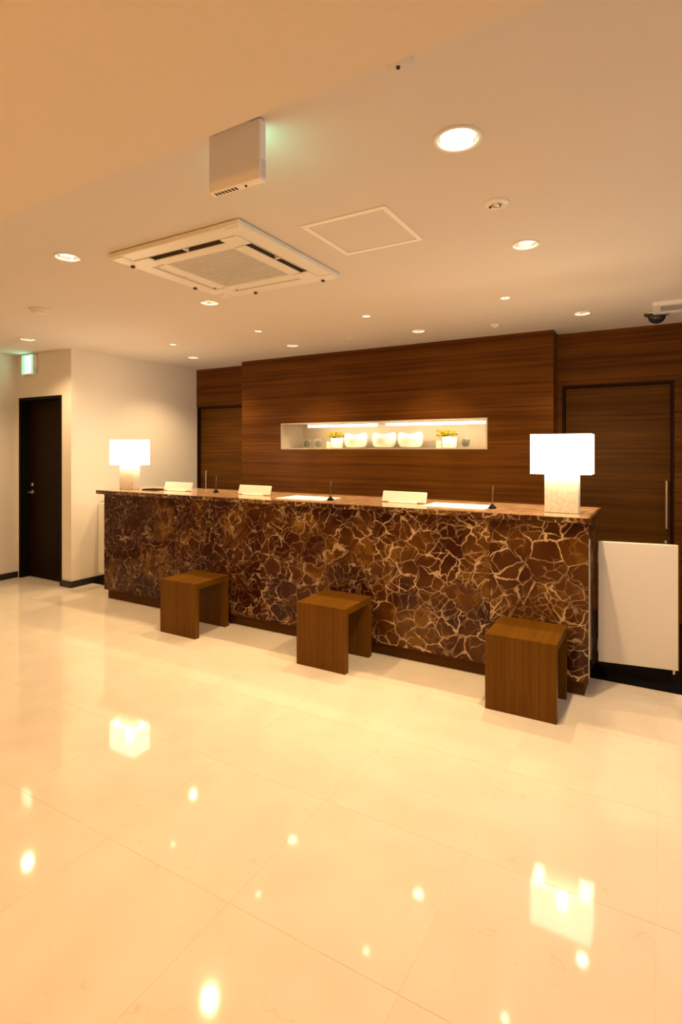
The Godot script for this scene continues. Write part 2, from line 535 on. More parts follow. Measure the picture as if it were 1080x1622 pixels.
func shell() -> void:
	# ceilings
	ceiling_slab("ceiling", Vector3(-6.3, CEIL, -5.6), Vector3(1.8, CEIL + 0.2, 3.2), holes, [[-2.041, -2.309, 0.78, 0.78]], "cream painted ceiling above the reception counter", M.ceiling)
	ceiling_slab("ceiling_lowered", Vector3(-6.3, LOW, -1.006), Vector3(1.8, CEIL - 0.001, 3.2), low_holes, [], "lowered cream ceiling over the near part of the lobby", M.ceiling, deg_to_rad(-1.0))

	# floor: polished stone tiles on a bed, each tile a piece of its own
	var fl := struct_node("floor", "polished cream marble tile floor with faint brown veins")
	bxm("screed", Vector3(-6.3, -0.12, 3.2), Vector3(1.8, -0.0006, -3.69), 0.0, M.joint, fl)
	var s := 0.571
	var gap := 0.0006
	var xs: Array = [-6.10]
	var x := -0.581 - s * 9.0
	while x < 1.62:
		if x > -6.05: xs.append(x)
		x += s
	xs.append(1.64)
	var zs: Array = [-3.69]
	var z := -1.868 - s * 3.0
	while z < 3.0:
		if z > -3.6: zs.append(z)
		z += s
	zs.append(3.04)
	var cache := {}
	for i in xs.size() - 1:
		for k in zs.size() - 1:
			var w: float = xs[i + 1] - xs[i] - 2.0 * gap
			var d: float = zs[k + 1] - zs[k] - 2.0 * gap
			var v := rng.randi_range(0, 2)
			var key := "%.3f %.3f %d" % [w, d, v]
			if not cache.has(key):
				var st := sv()
				bx(st, Vector3(-w / 2, -0.0005, -d / 2), Vector3(w / 2, 0, d / 2), 0.0001)
				cache[key] = commit(st, M.tiles[v])
			var o := MeshInstance3D.new()
			o.mesh = cache[key]
			o.name = "tile"
			fl.add_child(o, true)
			o.position = Vector3((xs[i] + xs[i + 1]) / 2.0, 0, (zs[k] + zs[k + 1]) / 2.0)
	# staff floor behind the counter line
	var st2 := sv()
	bx(st2, Vector3(-6.3, -0.12, -3.69), Vector3(1.8, 0.0, -5.6))
	struct_mesh("floor_staff", st2, M.carpet, "near-black carpet behind the counter line")

	# side and near walls
	var st := sv()
	bx(st, Vector3(-5.29, 0, -3.45), Vector3(-5.15, CEIL, -5.6))
	struct_mesh("wall_left", st, M.paint, "cream side wall between the alcove door and the wood back wall")
	st = sv()
	bx(st, Vector3(-6.30, 0, 3.2), Vector3(-6.10, CEIL, -3.45))
	struct_mesh("wall_alcove", st, M.paint, "cream wall running into the alcove beside the dark door")
	# door wall of the alcove with its opening
	st = sv()
	bx(st, Vector3(-6.30, 0, -3.45), Vector3(-6.065, CEIL, -3.62))
	bx(st, Vector3(-5.304, 0, -3.45), Vector3(-5.29, CEIL, -3.62))
	bx(st, Vector3(-6.065, 1.96, -3.45), Vector3(-5.304, CEIL, -3.62))
	bx(st, Vector3(-6.3, 0, -3.62), Vector3(-5.29, CEIL, -3.70))
	struct_mesh("wall_alcove_end", st, M.paint, "cream wall around the dark alcove door")
	st = sv()
	bx(st, Vector3(1.64, 0, 3.2), Vector3(1.8, CEIL, -1.45))
	bx(st, Vector3(1.64, 0, -3.05), Vector3(1.8, CEIL, -5.6))
	bx(st, Vector3(1.64, 0, -1.45), Vector3(1.8, 1.30, -3.05))
	bx(st, Vector3(1.64, 2.38, -1.45), Vector3(1.8, CEIL, -3.05))
	struct_mesh("wall_right", st, M.paint, "cream wall with the unseen lobby window, closing the room beyond the wood door")
	# window out of view, placed so daylight cools the ceiling at the right
	var wn := struct_node("unseen_window_1", "unseen daylit lobby window with dark frame in the side wall", Vector3(1.72, 1.30, -2.25))
	st = sv()
	for q in [-1.0, 1.0]:
		bx(st, Vector3(-0.03, 0, q * 0.8), Vector3(0.03, 1.08, q * 0.75), 0.002)
	bx(st, Vector3(-0.03, 0, -0.75), Vector3(0.03, 0.05, 0.75), 0.002)
	bx(st, Vector3(-0.03, 1.03, -0.75), Vector3(0.03, 1.08, 0.75), 0.002)
	bx(st, Vector3(-0.03, 0.05, -0.02), Vector3(0.03, 1.03, 0.02), 0.002)
	obj("window_frame", st, M.wood_frame, wn)
	for q in [-1.0, 1.0]:
		bxm("pane", Vector3(-0.003, 0.05, q * 0.02), Vector3(0.003, 1.03, q * 0.75), 0.0, M.glass, wn)
	st = sv()
	bx(st, Vector3(1.8, -0.22, 12.0), Vector3(14.0, -0.15, -12.0))  # ground out of view, bounces daylight in through the window
	struct_mesh("pavement", st, M.pavement, "unseen pale concrete pavement outside the unseen lobby window")
	st = sv()
	bx(st, Vector3(-6.10, 0, 3.04), Vector3(1.64, LOW, 3.2))
	struct_mesh("wall_front", st, M.paint, "cream wall closing the lobby behind the viewpoint")

	# wood back wall beside the raised panel, with two door openings
	st = sv()
	bx(st, Vector3(-5.15, 1.945, -5.19), Vector3(-4.20, CEIL, -5.6))
	bx(st, Vector3(-4.24, 0, -5.19), Vector3(-4.20, 1.945, -5.6))
	bx(st, Vector3(-5.15, 0, -5.30), Vector3(-4.24, 1.945, -5.6))
	struct_mesh("wall_back", st, M.wood_back, "dark brown wood wall above the wood door beside the white side wall")
	st = sv()
	bx(st, Vector3(-0.785, 1.962, -5.19), Vector3(1.64, CEIL, -5.6))
	bx(st, Vector3(-0.785, 0, -5.19), Vector3(-0.749, 1.962, -5.6))
	bx(st, Vector3(0.101, 0, -5.19), Vector3(1.64, 1.962, -5.6))
	bx(st, Vector3(-0.749, 0, -5.30), Vector3(0.101, 1.962, -5.6))
	struct_mesh("wall_back", st, M.wood_back, "dark brown wood wall around the tall wood door by the low gate")

	# raised wood panel with the lit niche
	var n0 := Vector3(-3.64, 1.402, -4.957)
	var n1 := Vector3(-1.345, 1.688, -5.38)
	var pn := struct_node("wall_back_panel", "raised walnut wall panel with a long lit display niche")
	st = sv()
	bx(st, Vector3(-4.20, 0, -4.957), Vector3(n0.x, CEIL, -5.6))
	bx(st, Vector3(n1.x, 0, -4.957), Vector3(-0.785, CEIL, -5.6))
	bx(st, Vector3(n0.x, 0, -4.957), Vector3(n1.x, n0.y, -5.6))
	bx(st, Vector3(n0.x, n1.y, -4.957), Vector3(n1.x, CEIL, -5.6))
	bx(st, Vector3(n0.x, n0.y, n1.z), Vector3(n1.x, n1.y, -5.6))
	obj("panel", st, M.wood_wall, pn)
	st = sv()
	var k := 0.012
	bx(st, Vector3(n0.x, n0.y, n0.z + 0.003), Vector3(n1.x, n0.y + k, n1.z))
	bx(st, Vector3(n0.x, n1.y - k, n0.z + 0.003), Vector3(n1.x, n1.y, n1.z))
	bx(st, Vector3(n0.x, n0.y + k, n0.z + 0.003), Vector3(n0.x + k, n1.y - k, n1.z))
	bx(st, Vector3(n1.x - k, n0.y + k, n0.z + 0.003), Vector3(n1.x, n1.y - k, n1.z))
	bx(st, Vector3(n0.x + k, n0.y + k, n1.z + k), Vector3(n1.x - k, n1.y - k, n1.z))
	var lin := obj("niche_lining", st, M.lining, pn)
	lin.set_meta("label", "cream lining of the display niche")

	# baseboards
	st = sv()
	bx(st, Vector3(-5.15, 0, -3.45), Vector3(-5.138, 0.065, -5.18), 0.002)
	bx(st, Vector3(-5.304, 0, -3.45), Vector3(-5.138, 0.065, -3.438), 0.002)
	struct_mesh("baseboard_left", st, M.base, "black baseboard along the cream side wall")
	st = sv()
	bx(st, Vector3(-6.10, 0, 3.0), Vector3(-6.088, 0.065, -3.45), 0.002)
	struct_mesh("baseboard_alcove", st, M.base, "black baseboard along the alcove wall")

func doors() -> void:
	# alcove door
	var d := struct_node("door_1", "near-black door with a steel lever in the alcove", Vector3(-5.6845, 0, -3.45))
	var st := sv()
	var hw := 0.3805
	bx(st, Vector3(-hw, 0, 0.006), Vector3(-hw + 0.03, 1.96, -0.17), 0.002)
	bx(st, Vector3(hw - 0.03, 0, 0.006), Vector3(hw, 1.96, -0.17), 0.002)
	bx(st, Vector3(-hw + 0.03, 1.93, 0.006), Vector3(hw - 0.03, 1.96, -0.17), 0.002)
	obj("frame", st, M.dark, d)
	bxm("leaf", Vector3(-hw + 0.03, 0.006, -0.09), Vector3(hw - 0.03, 1.928, -0.13), 0.002, M.door_dark, d)
	st = sv()
	lathe(st, [Vector2(0.0, 0.0), Vector2(0.024, 0.0), Vector2(0.024, 0.01), Vector2(0.0, 0.01)], Vector3.ZERO, 20)
	var hd := obj("handle", st, M.steel, d)
	hd.position = Vector3(-hw + 0.10, 0.935, -0.09)
	hd.rotation.x = PI / 2
	st = sv()
	tube(st, [Vector3(0, 0.0, 0), Vector3(0, 0.05, 0), Vector3(0.02, 0.058, 0), Vector3(0.115, 0.058, 0)], 0.009, 10)
	obj("lever", st, M.steel, hd)
	st = sv()
	lathe(st, [Vector2(0.0, 0.0), Vector2(0.021, 0.0), Vector2(0.019, 0.014), Vector2(0.0, 0.014)], Vector3.ZERO, 20)
	var lk := obj("lock", st, M.steel, d)
	lk.position = Vector3(-hw + 0.10, 1.015, -0.09)
	lk.rotation.x = PI / 2

	# the two wood doors of the back wall
	for i in 2:
		var x0: float = [-5.145, -0.749][i]
		var x1: float = [-4.24, 0.101][i]
		var top: float = [1.945, 1.962][i]
		var lab: String = ["dark wood door beside the white side wall, with a steel pull bar", "tall dark wood door with a steel pull bar behind the low gate"][i]
		var w := struct_node("door_%d" % (i + 2), lab, Vector3(x0, 0, -5.19))
		var L := x1 - x0
		st = sv()
		bx(st, Vector3(0, 0, -0.004), Vector3(0.022, top, -0.11), 0.001)
		bx(st, Vector3(L - 0.022, 0, -0.004), Vector3(L, top, -0.11), 0.001)
		bx(st, Vector3(0.022, top - 0.022, -0.004), Vector3(L - 0.022, top, -0.11), 0.001)
		obj("frame", st, M.wood_frame, w)
		bxm("leaf", Vector3(0.025, 0.006, -0.045), Vector3(L - 0.025, top - 0.025, -0.085), 0.0015, M.wood_door, w)
		var hx: float = [0.175, L - 0.055][i]
		var y0: float = [0.55, 0.76][i]
		var y1: float = [1.135, 1.145][i]
		st = sv()
		tube(st, [Vector3(hx, y0, 0.015), Vector3(hx, y1, 0.015)], 0.010, 12)
		var bar := obj("pull_bar", st, M.steel, w)
		for yy in [y0 + 0.012, y1 - 0.012]:
			st = sv()
			tube(st, [Vector3(hx, yy, 0.015), Vector3(hx, yy, -0.046)], 0.007, 10)
			obj("standoff", st, M.steel, bar)
		st = sv()
		lathe(st, [Vector2(0.0, 0.0), Vector2(0.023, 0.0), Vector2(0.021, 0.012), Vector2(0.009, 0.014), Vector2(0.008, 0.03), Vector2(0.0, 0.03)], Vector3.ZERO, 20)
		var lc := obj("lock", st, M.steel, w)
		lc.position = Vector3(hx, [0.48, 0.632][i], -0.046)
		lc.rotation.x = PI / 2

const CX0 := -4.53
const CX1 := -0.347
const CT := 1.015

func counter() -> void:
	var t := thing("reception_counter", "long brown marble reception counter with cream veins and tan polished top", "counter", Vector3(-2.44, 0, -3.37))
	var o := Vector3(2.44, 0, 3.37)
	bxm("plinth", Vector3(CX0 + 0.02, 0, -3.402) + o, Vector3(CX1 - 0.025, 0.088, -3.95) + o, 0.0, M.wood_plinth, t)
	bxm("carcass", Vector3(CX0 + 0.004, 0.088, -3.395) + o, Vector3(CX1 - 0.02, 0.98, -3.98) + o, 0.0, M.white, t)
	var edges := [-3.60, -2.67, -1.70, -0.90]
	var local: Array = []
	for e in edges: local.append(e - CX0)
	var tex := marble_image(1900, 416, CX1 - CX0, local, 5)
	var mm := StandardMaterial3D.new()
	mm.albedo_texture = tex
	mm.roughness = 0.10
	mm.metallic_specular = 0.30
	var xs := [CX0, -3.60, -2.67, -1.70, -0.90, CX1]
	var scale_v := (CX1 - CX0) * 416.0 / 1900.0
	for i in 5:
		var x0: float = xs[i] + (0.0006 if i > 0 else 0.0)
		var x1: float = xs[i + 1] - (0.0006 if i < 4 else 0.0)
		var st := SurfaceTool.new()
		st.begin(Mesh.PRIMITIVE_TRIANGLES)
		st.set_smooth_group(-1)
		var y0 := 0.085
		var y1 := 0.981
		var e := 0.0012
		var uvf := func(p: Vector3) -> Vector2: return Vector2((p.x - CX0) / (CX1 - CX0), 1.0 - (p.y - y0) / scale_v)
		var f := [Vector3(x0 + e, y0, -3.37), Vector3(x1 - e, y0, -3.37), Vector3(x1 - e, y1, -3.37), Vector3(x0 + e, y1, -3.37)]
		var b := [Vector3(x0, y0, -3.37 - e), Vector3(x1, y0, -3.37 - e), Vector3(x1, y1, -3.37 - e), Vector3(x0, y1, -3.37 - e)]
		var r := [Vector3(x0, y0, -3.395), Vector3(x1, y0, -3.395), Vector3(x1, y1, -3.395), Vector3(x0, y1, -3.395)]
		var quads := [[f[0], f[1], f[2], f[3]], [b[0], f[0], f[3], b[3]], [f[1], b[1], b[2], f[2]], [r[0], b[0], b[3], r[3]], [b[1], r[1], r[2], b[2]], [r[0], r[1], b[1], b[0]], [b[3], b[2], r[2], r[3]], [r[1], r[0], r[3], r[2]]]
		for q in quads:
			for v in [q[0], q[2], q[1], q[0], q[3], q[2]]:
				st.set_uv(uvf.call(v))
				st.add_vertex(v + o)
		obj("marble_slab", st, mm, t)
	# polished end panel with a pale polished edge at the corner
	var tm := tri(marble_image(512, 512, 1.4, [-2.0, -1.0], 31), 0.72, 0.07)
	var top := tri(speckle(33, Color(0.24, 0.125, 0.066), Color(0.50, 0.33, 0.20), 5.0), 1.1, 0.10)  # speckled tan top, paler than the marble nosing
	bxm("end_panel", Vector3(CX1 - 0.02, 0.085, -3.395) + o, Vector3(CX1, 0.981, -3.98) + o, 0.001, tm, t)
	bxm("corner_strip", Vector3(CX1, 0.11, -3.372) + o, Vector3(CX1 + 0.004, 0.90, -3.40) + o, 0.001, M.steel, t)
	bxm("countertop", Vector3(-4.606, 0.981, -3.359) + o, Vector3(-0.348, CT, -4.02) + o, 0.0, top, t)
	bxm("nosing", Vector3(-4.62, 0.981, -3.345) + o, Vector3(-0.334, CT, -3.359) + o, 0.003, tm, t)
	bxm("nosing", Vector3(-4.62, 0.981, -3.359) + o, Vector3(-4.606, CT, -4.02) + o, 0.002, tm, t)
	bxm("nosing", Vector3(-0.348, 0.981, -3.359) + o, Vector3(-0.334, CT, -4.02) + o, 0.002, tm, t)

func stool(i: int) -> void:
	var x0: float = [-3.327, -2.056, -0.819][i]
	var lab: String = ["brown wooden waterfall stool on the finely veined end of the counter", "brown wooden waterfall stool standing between the two other stools", "brown wooden waterfall stool below the stone lamp beside the low gate"][i]
	var t := thing("wooden_stool", lab, "stool", Vector3(x0 + 0.1825, 0, -3.152), "brown stools along the counter")
	var k := 0.042
	var w := 0.1825
	var d := 0.182
	var h := 0.405
	# leg and seat boards meet in a mitre
	for s in [1.0, -1.0]:
		var st := sv()
		var pts := [Vector2(d, 0), Vector2(d, h), Vector2(d - k, h - k), Vector2(d - k, 0)]
		var L: Array = []
		var R: Array = []
		for p in pts:
			L.append(Vector3(-w, p.y, p.x * s))
			R.append(Vector3(w, p.y, p.x * s))
		var c := Vector3(0, h * 0.5, (d - k * 0.5) * s)
		poly(st, L, c); poly(st, R, c)
		for a in 4:
			var b: int = (a + 1) % 4
			poly(st, [L[a], R[a], R[b], L[b]], c)
		obj("leg", st, M.wood_stool, t)
	var st := sv()
	var pts := [Vector2(-d, h), Vector2(d, h), Vector2(d - k, h - k), Vector2(-d + k, h - k)]
	var L: Array = []
	var R: Array = []
	for p in pts:
		L.append(Vector3(-w, p.y, p.x)); R.append(Vector3(w, p.y, p.x))
	var c := Vector3(0, h - k * 0.5, 0)
	poly(st, L, c); poly(st, R, c)
	for a in 4:
		var b: int = (a + 1) % 4
		poly(st, [L[a], R[a], R[b], L[b]], c)
	obj("seat", st, M.wood_stool, t)

func lamps() -> void:
	for i in 2:
		var at: Vector3 = [Vector3(-4.447, CT, -3.592), Vector3(-0.517, CT, -3.592)][i]
		var lab: String = ["table lamp with glowing box shade on a stone base beside the white side wall", "table lamp with glowing box shade on a stone base above the low gate"][i]
		var t := thing("table_lamp", lab, "lamp", at, "box-shade lamps on the counter")
		bxm("base", Vector3(-0.0965, 0, 0.042), Vector3(0.0965, 0.262, -0.042), 0.003, M.stone, t)
		var st := sv()
		lathe(st, [Vector2(0.0, 0.262), Vector2(0.016, 0.262), Vector2(0.016, 0.30), Vector2(0.0, 0.30)], Vector3.ZERO, 16)
		obj("socket", st, M.steel, t)
		# open box shade of thin sheet
		st = sv()
		var w := 0.17
		var d := 0.095
		var y0 := 0.236
		var y1 := 0.478
		var k := 0.003
		bx(st, Vector3(-w, y0, d), Vector3(w, y1, d - k))
		bx(st, Vector3(-w, y0, -d), Vector3(w, y1, -d + k))
		bx(st, Vector3(-w, y0, d - k), Vector3(-w + k, y1, -d + k))
		bx(st, Vector3(w - k, y0, d - k), Vector3(w, y1, -d + k))
		obj("shade", st, M.shade, t)
		st = sv()
		bx(st, Vector3(-w + k, y1 - 0.02, 0.003), Vector3(w - k, y1 - 0.016, -0.003))
		obj("shade_bracket", st, M.steel, t)
		st = sv()
		lathe(st, [Vector2(0.0, 0.30), Vector2(0.013, 0.305), Vector2(0.028, 0.345), Vector2(0.022, 0.372), Vector2(0.0, 0.384)], Vector3.ZERO, 18)
		obj("bulb", st, M.bulb, t)
		var l := OmniLight3D.new()
		l.name = "light"
		l.light_color = WARM
		l.light_energy = 0.18
		l.light_size = 0.024
		l.omni_range = 10.0
		l.omni_attenuation = 2.0
		l.shadow_enabled = true
		t.add_child(l, true)
		l.position = Vector3(0, 0.345, 0)

# unseen, placed to tint the lowered ceiling amber; its edge shades the higher one
func unseen_floor_lamp(at: Vector3, label: String) -> void:
	var t := thing("unseen_floor_lamp", label, "lamp", at, "unseen amber floor lamps behind the viewpoint")
	var st := sv()
	lathe(st, [Vector2(0.0, 0.0), Vector2(0.14, 0.0), Vector2(0.14, 0.012), Vector2(0.03, 0.022), Vector2(0.0, 0.022)], Vector3.ZERO, 28)
	obj("base", st, M.steel, t)
	st = sv()
	tube(st, [Vector3(0, 0.02, 0), Vector3(0, 1.42, 0)], 0.011, 12)
	obj("pole", st, M.steel, t)
	st = sv()
	lathe(st, [Vector2(0.0, 1.42), Vector2(0.018, 1.425), Vector2(0.035, 1.47), Vector2(0.022, 1.51), Vector2(0.0, 1.52)], Vector3.ZERO, 18)
	obj("bulb", st, M.unseen_amber_bulb, t)
	st = sv()
	lathe(st, [Vector2(0.19, 1.34), Vector2(0.16, 1.64), Vector2(0.157, 1.64), Vector2(0.187, 1.34), Vector2(0.19, 1.34)], Vector3.ZERO, 32)
	obj("shade", st, M.unseen_amber_shade, t)
	var l := OmniLight3D.new()
	l.name = "light"
	l.light_color = AMBER
	l.light_energy = 0.58
	l.light_size = 0.03
	l.omni_range = 12.0
	l.omni_attenuation = 2.0
	l.shadow_enabled = true
	t.add_child(l, true)
	l.position = Vector3(0, 1.47, 0)

func gates() -> void:
	# low gate by the wood door, standing slightly open
	var t := thing("low_gate", "low cream swing gate standing slightly open beside the marble counter end", "gate", Vector3(-0.326, 0, -3.70), "low staff gates")
	t.rotation.y = deg_to_rad(9.5)
	bxm("panel", Vector3(0.0, 0.105, 0.0), Vector3(0.425, 0.838, -0.03), 0.002, M.paint, t)
	bxm("edge_band", Vector3(0.425, 0.105, 0.001), Vector3(0.430, 0.838, -0.031), 0.001, M.wood_stool, t)
	var st := sv()
	tube(st, [Vector3(0.405, 0.105, -0.015), Vector3(0.405, 0.08, -0.015)], 0.010, 10)
	obj("drop_bolt", st, M.steel, t)
	for y in [0.2, 0.74]:
		st = sv()
		tube(st, [Vector3(0.0, y - 0.035, -0.015), Vector3(0.0, y + 0.035, -0.015)], 0.007, 10)
		obj("hinge", st, M.steel, t)
	# its twin between the counter and the side wall
	var g := thing("low_gate", "low cream gate closing the gap between counter and white side wall", "gate", Vector3(-4.63, 0, -3.74), "low staff gates")
	bxm("panel", Vector3(-0.006, 0.105, 0.0), Vector3(-0.49, 0.838, -0.03), 0.002, M.paint, g)
	st = sv()
	lathe(st, [Vector2(0.0, 0.838), Vector2(0.008, 0.838), Vector2(0.008, 0.848), Vector2(0.016, 0.856), Vector2(0.012, 0.868), Vector2(0.0, 0.872)], Vector3(-0.45, 0, -0.015), 16)
	obj("knob", st, M.steel, g)
	for y in [0.2, 0.74]:
		st = sv()
		tube(st, [Vector3(-0.006, y - 0.035, 0.006), Vector3(-0.006, y + 0.035, 0.006)], 0.007, 10)
		obj("hinge", st, M.steel, g)

func desk_things() -> void:
	# white display terminals leaning back
	var where := [Vector3(-3.885, CT, -3.66), Vector3(-2.98, CT, -3.66), Vector3(-1.605, CT, -3.66)]
	var labs := ["white slanted desk display beside the dark tray", "white slanted desk display between two desk pens on the finely veined counter half", "white slanted desk display standing between two white desk mats"]
	for i in 3:
		var t := thing("desk_display", labs[i], "display", where[i], "white displays on the counter")
		var xf := Transform3D(Basis(Vector3.RIGHT, -0.32), Vector3.ZERO)
		var st := sv()
		bx(st, Vector3(-0.175, 0.004, 0.0), Vector3(0.175, 0.085, -0.016), 0.004, xf)
		obj("housing", st, M.white, t)
		st = sv()
		bx(st, Vector3(-0.165, 0.012, -0.0165), Vector3(0.165, 0.077, -0.018), 0.0, xf)
		obj("screen", st, M.dark, t)
		st = sv()
		bx(st, Vector3(-0.11, 0.0, 0.02), Vector3(0.11, 0.006, -0.10), 0.002)
		obj("foot", st, M.white, t)
		t.rotation.y = [0.0, -0.03, -0.05][i]
	# flat white mats
	var mats := [[Vector3(-2.40, CT, -3.62), "white writing mat between the two neighbouring slanted displays"], [Vector3(-1.19, CT, -3.63), "white writing mat beside the slanted display nearest the stone lamp by the gate"]]
	for q in mats:
		var st := sv()
		bx(st, Vector3(-0.215, 0, 0.13), Vector3(0.215, 0.004, -0.15), 0.001)
		var o := obj("writing_mat", st, M.paper)
		o.position = q[0]
		tag(o, q[1], "mat", "white writing mats on the counter")
	# desk pens in ball stands
	var pens := [[Vector3(-3.434, CT, -3.70), "thin desk pen upright in a dark stand before the wood door"], [Vector3(-2.16, CT, -3.57), "thin desk pen upright in a dark stand beside the middle white mat"], [Vector3(-0.945, CT, -3.60), "thin desk pen upright in a dark stand near the stone lamp by the gate"]]
	for q in pens:
		var t := thing("desk_pen", q[1], "pen", q[0], "desk pens on the counter")
		var st := sv()
		lathe(st, [Vector2(0.0, 0.0), Vector2(0.024, 0.0), Vector2(0.026, 0.004), Vector2(0.020, 0.016), Vector2(0.010, 0.024), Vector2(0.007, 0.032), Vector2(0.0, 0.032)], Vector3.ZERO, 20)
		obj("stand", st, M.dark, t)
		st = sv()
		tube(st, [Vector3(0, 0.03, 0), Vector3(0.001, 0.06, 0), Vector3(0.002, 0.13, 0), Vector3(0.0023, 0.15, 0)], [0.0025, 0.0042, 0.0038, 0.0025], 10)
		obj("pen", st, M.pen, t)
		st = sv()
		tube(st, [Vector3(0.0052, 0.145, 0), Vector3(0.0052, 0.112, 0)], 0.0014, 6)
		obj("clip", st, M.steel, t)
	# small dark tray
	var t := thing("tray", "small dark tray lying beside the slanted display near the side wall", "tray", Vector3(-4.17, CT, -3.64))
	bxm("bottom", Vector3(-0.09, 0, 0.06), Vector3(0.09, 0.005, -0.06), 0.001, M.dark, t)
	var st := sv()
	bx(st, Vector3(-0.09, 0.005, 0.06), Vector3(0.09, 0.010, 0.055))
	bx(st, Vector3(-0.09, 0.005, -0.06), Vector3(0.09, 0.010, -0.055))
	bx(st, Vector3(-0.09, 0.005, 0.055), Vector3(-0.085, 0.010, -0.055))
	bx(st, Vector3(0.085, 0.005, 0.055), Vector3(0.09, 0.010, -0.055))
	obj("rim", st, M.dark, t)

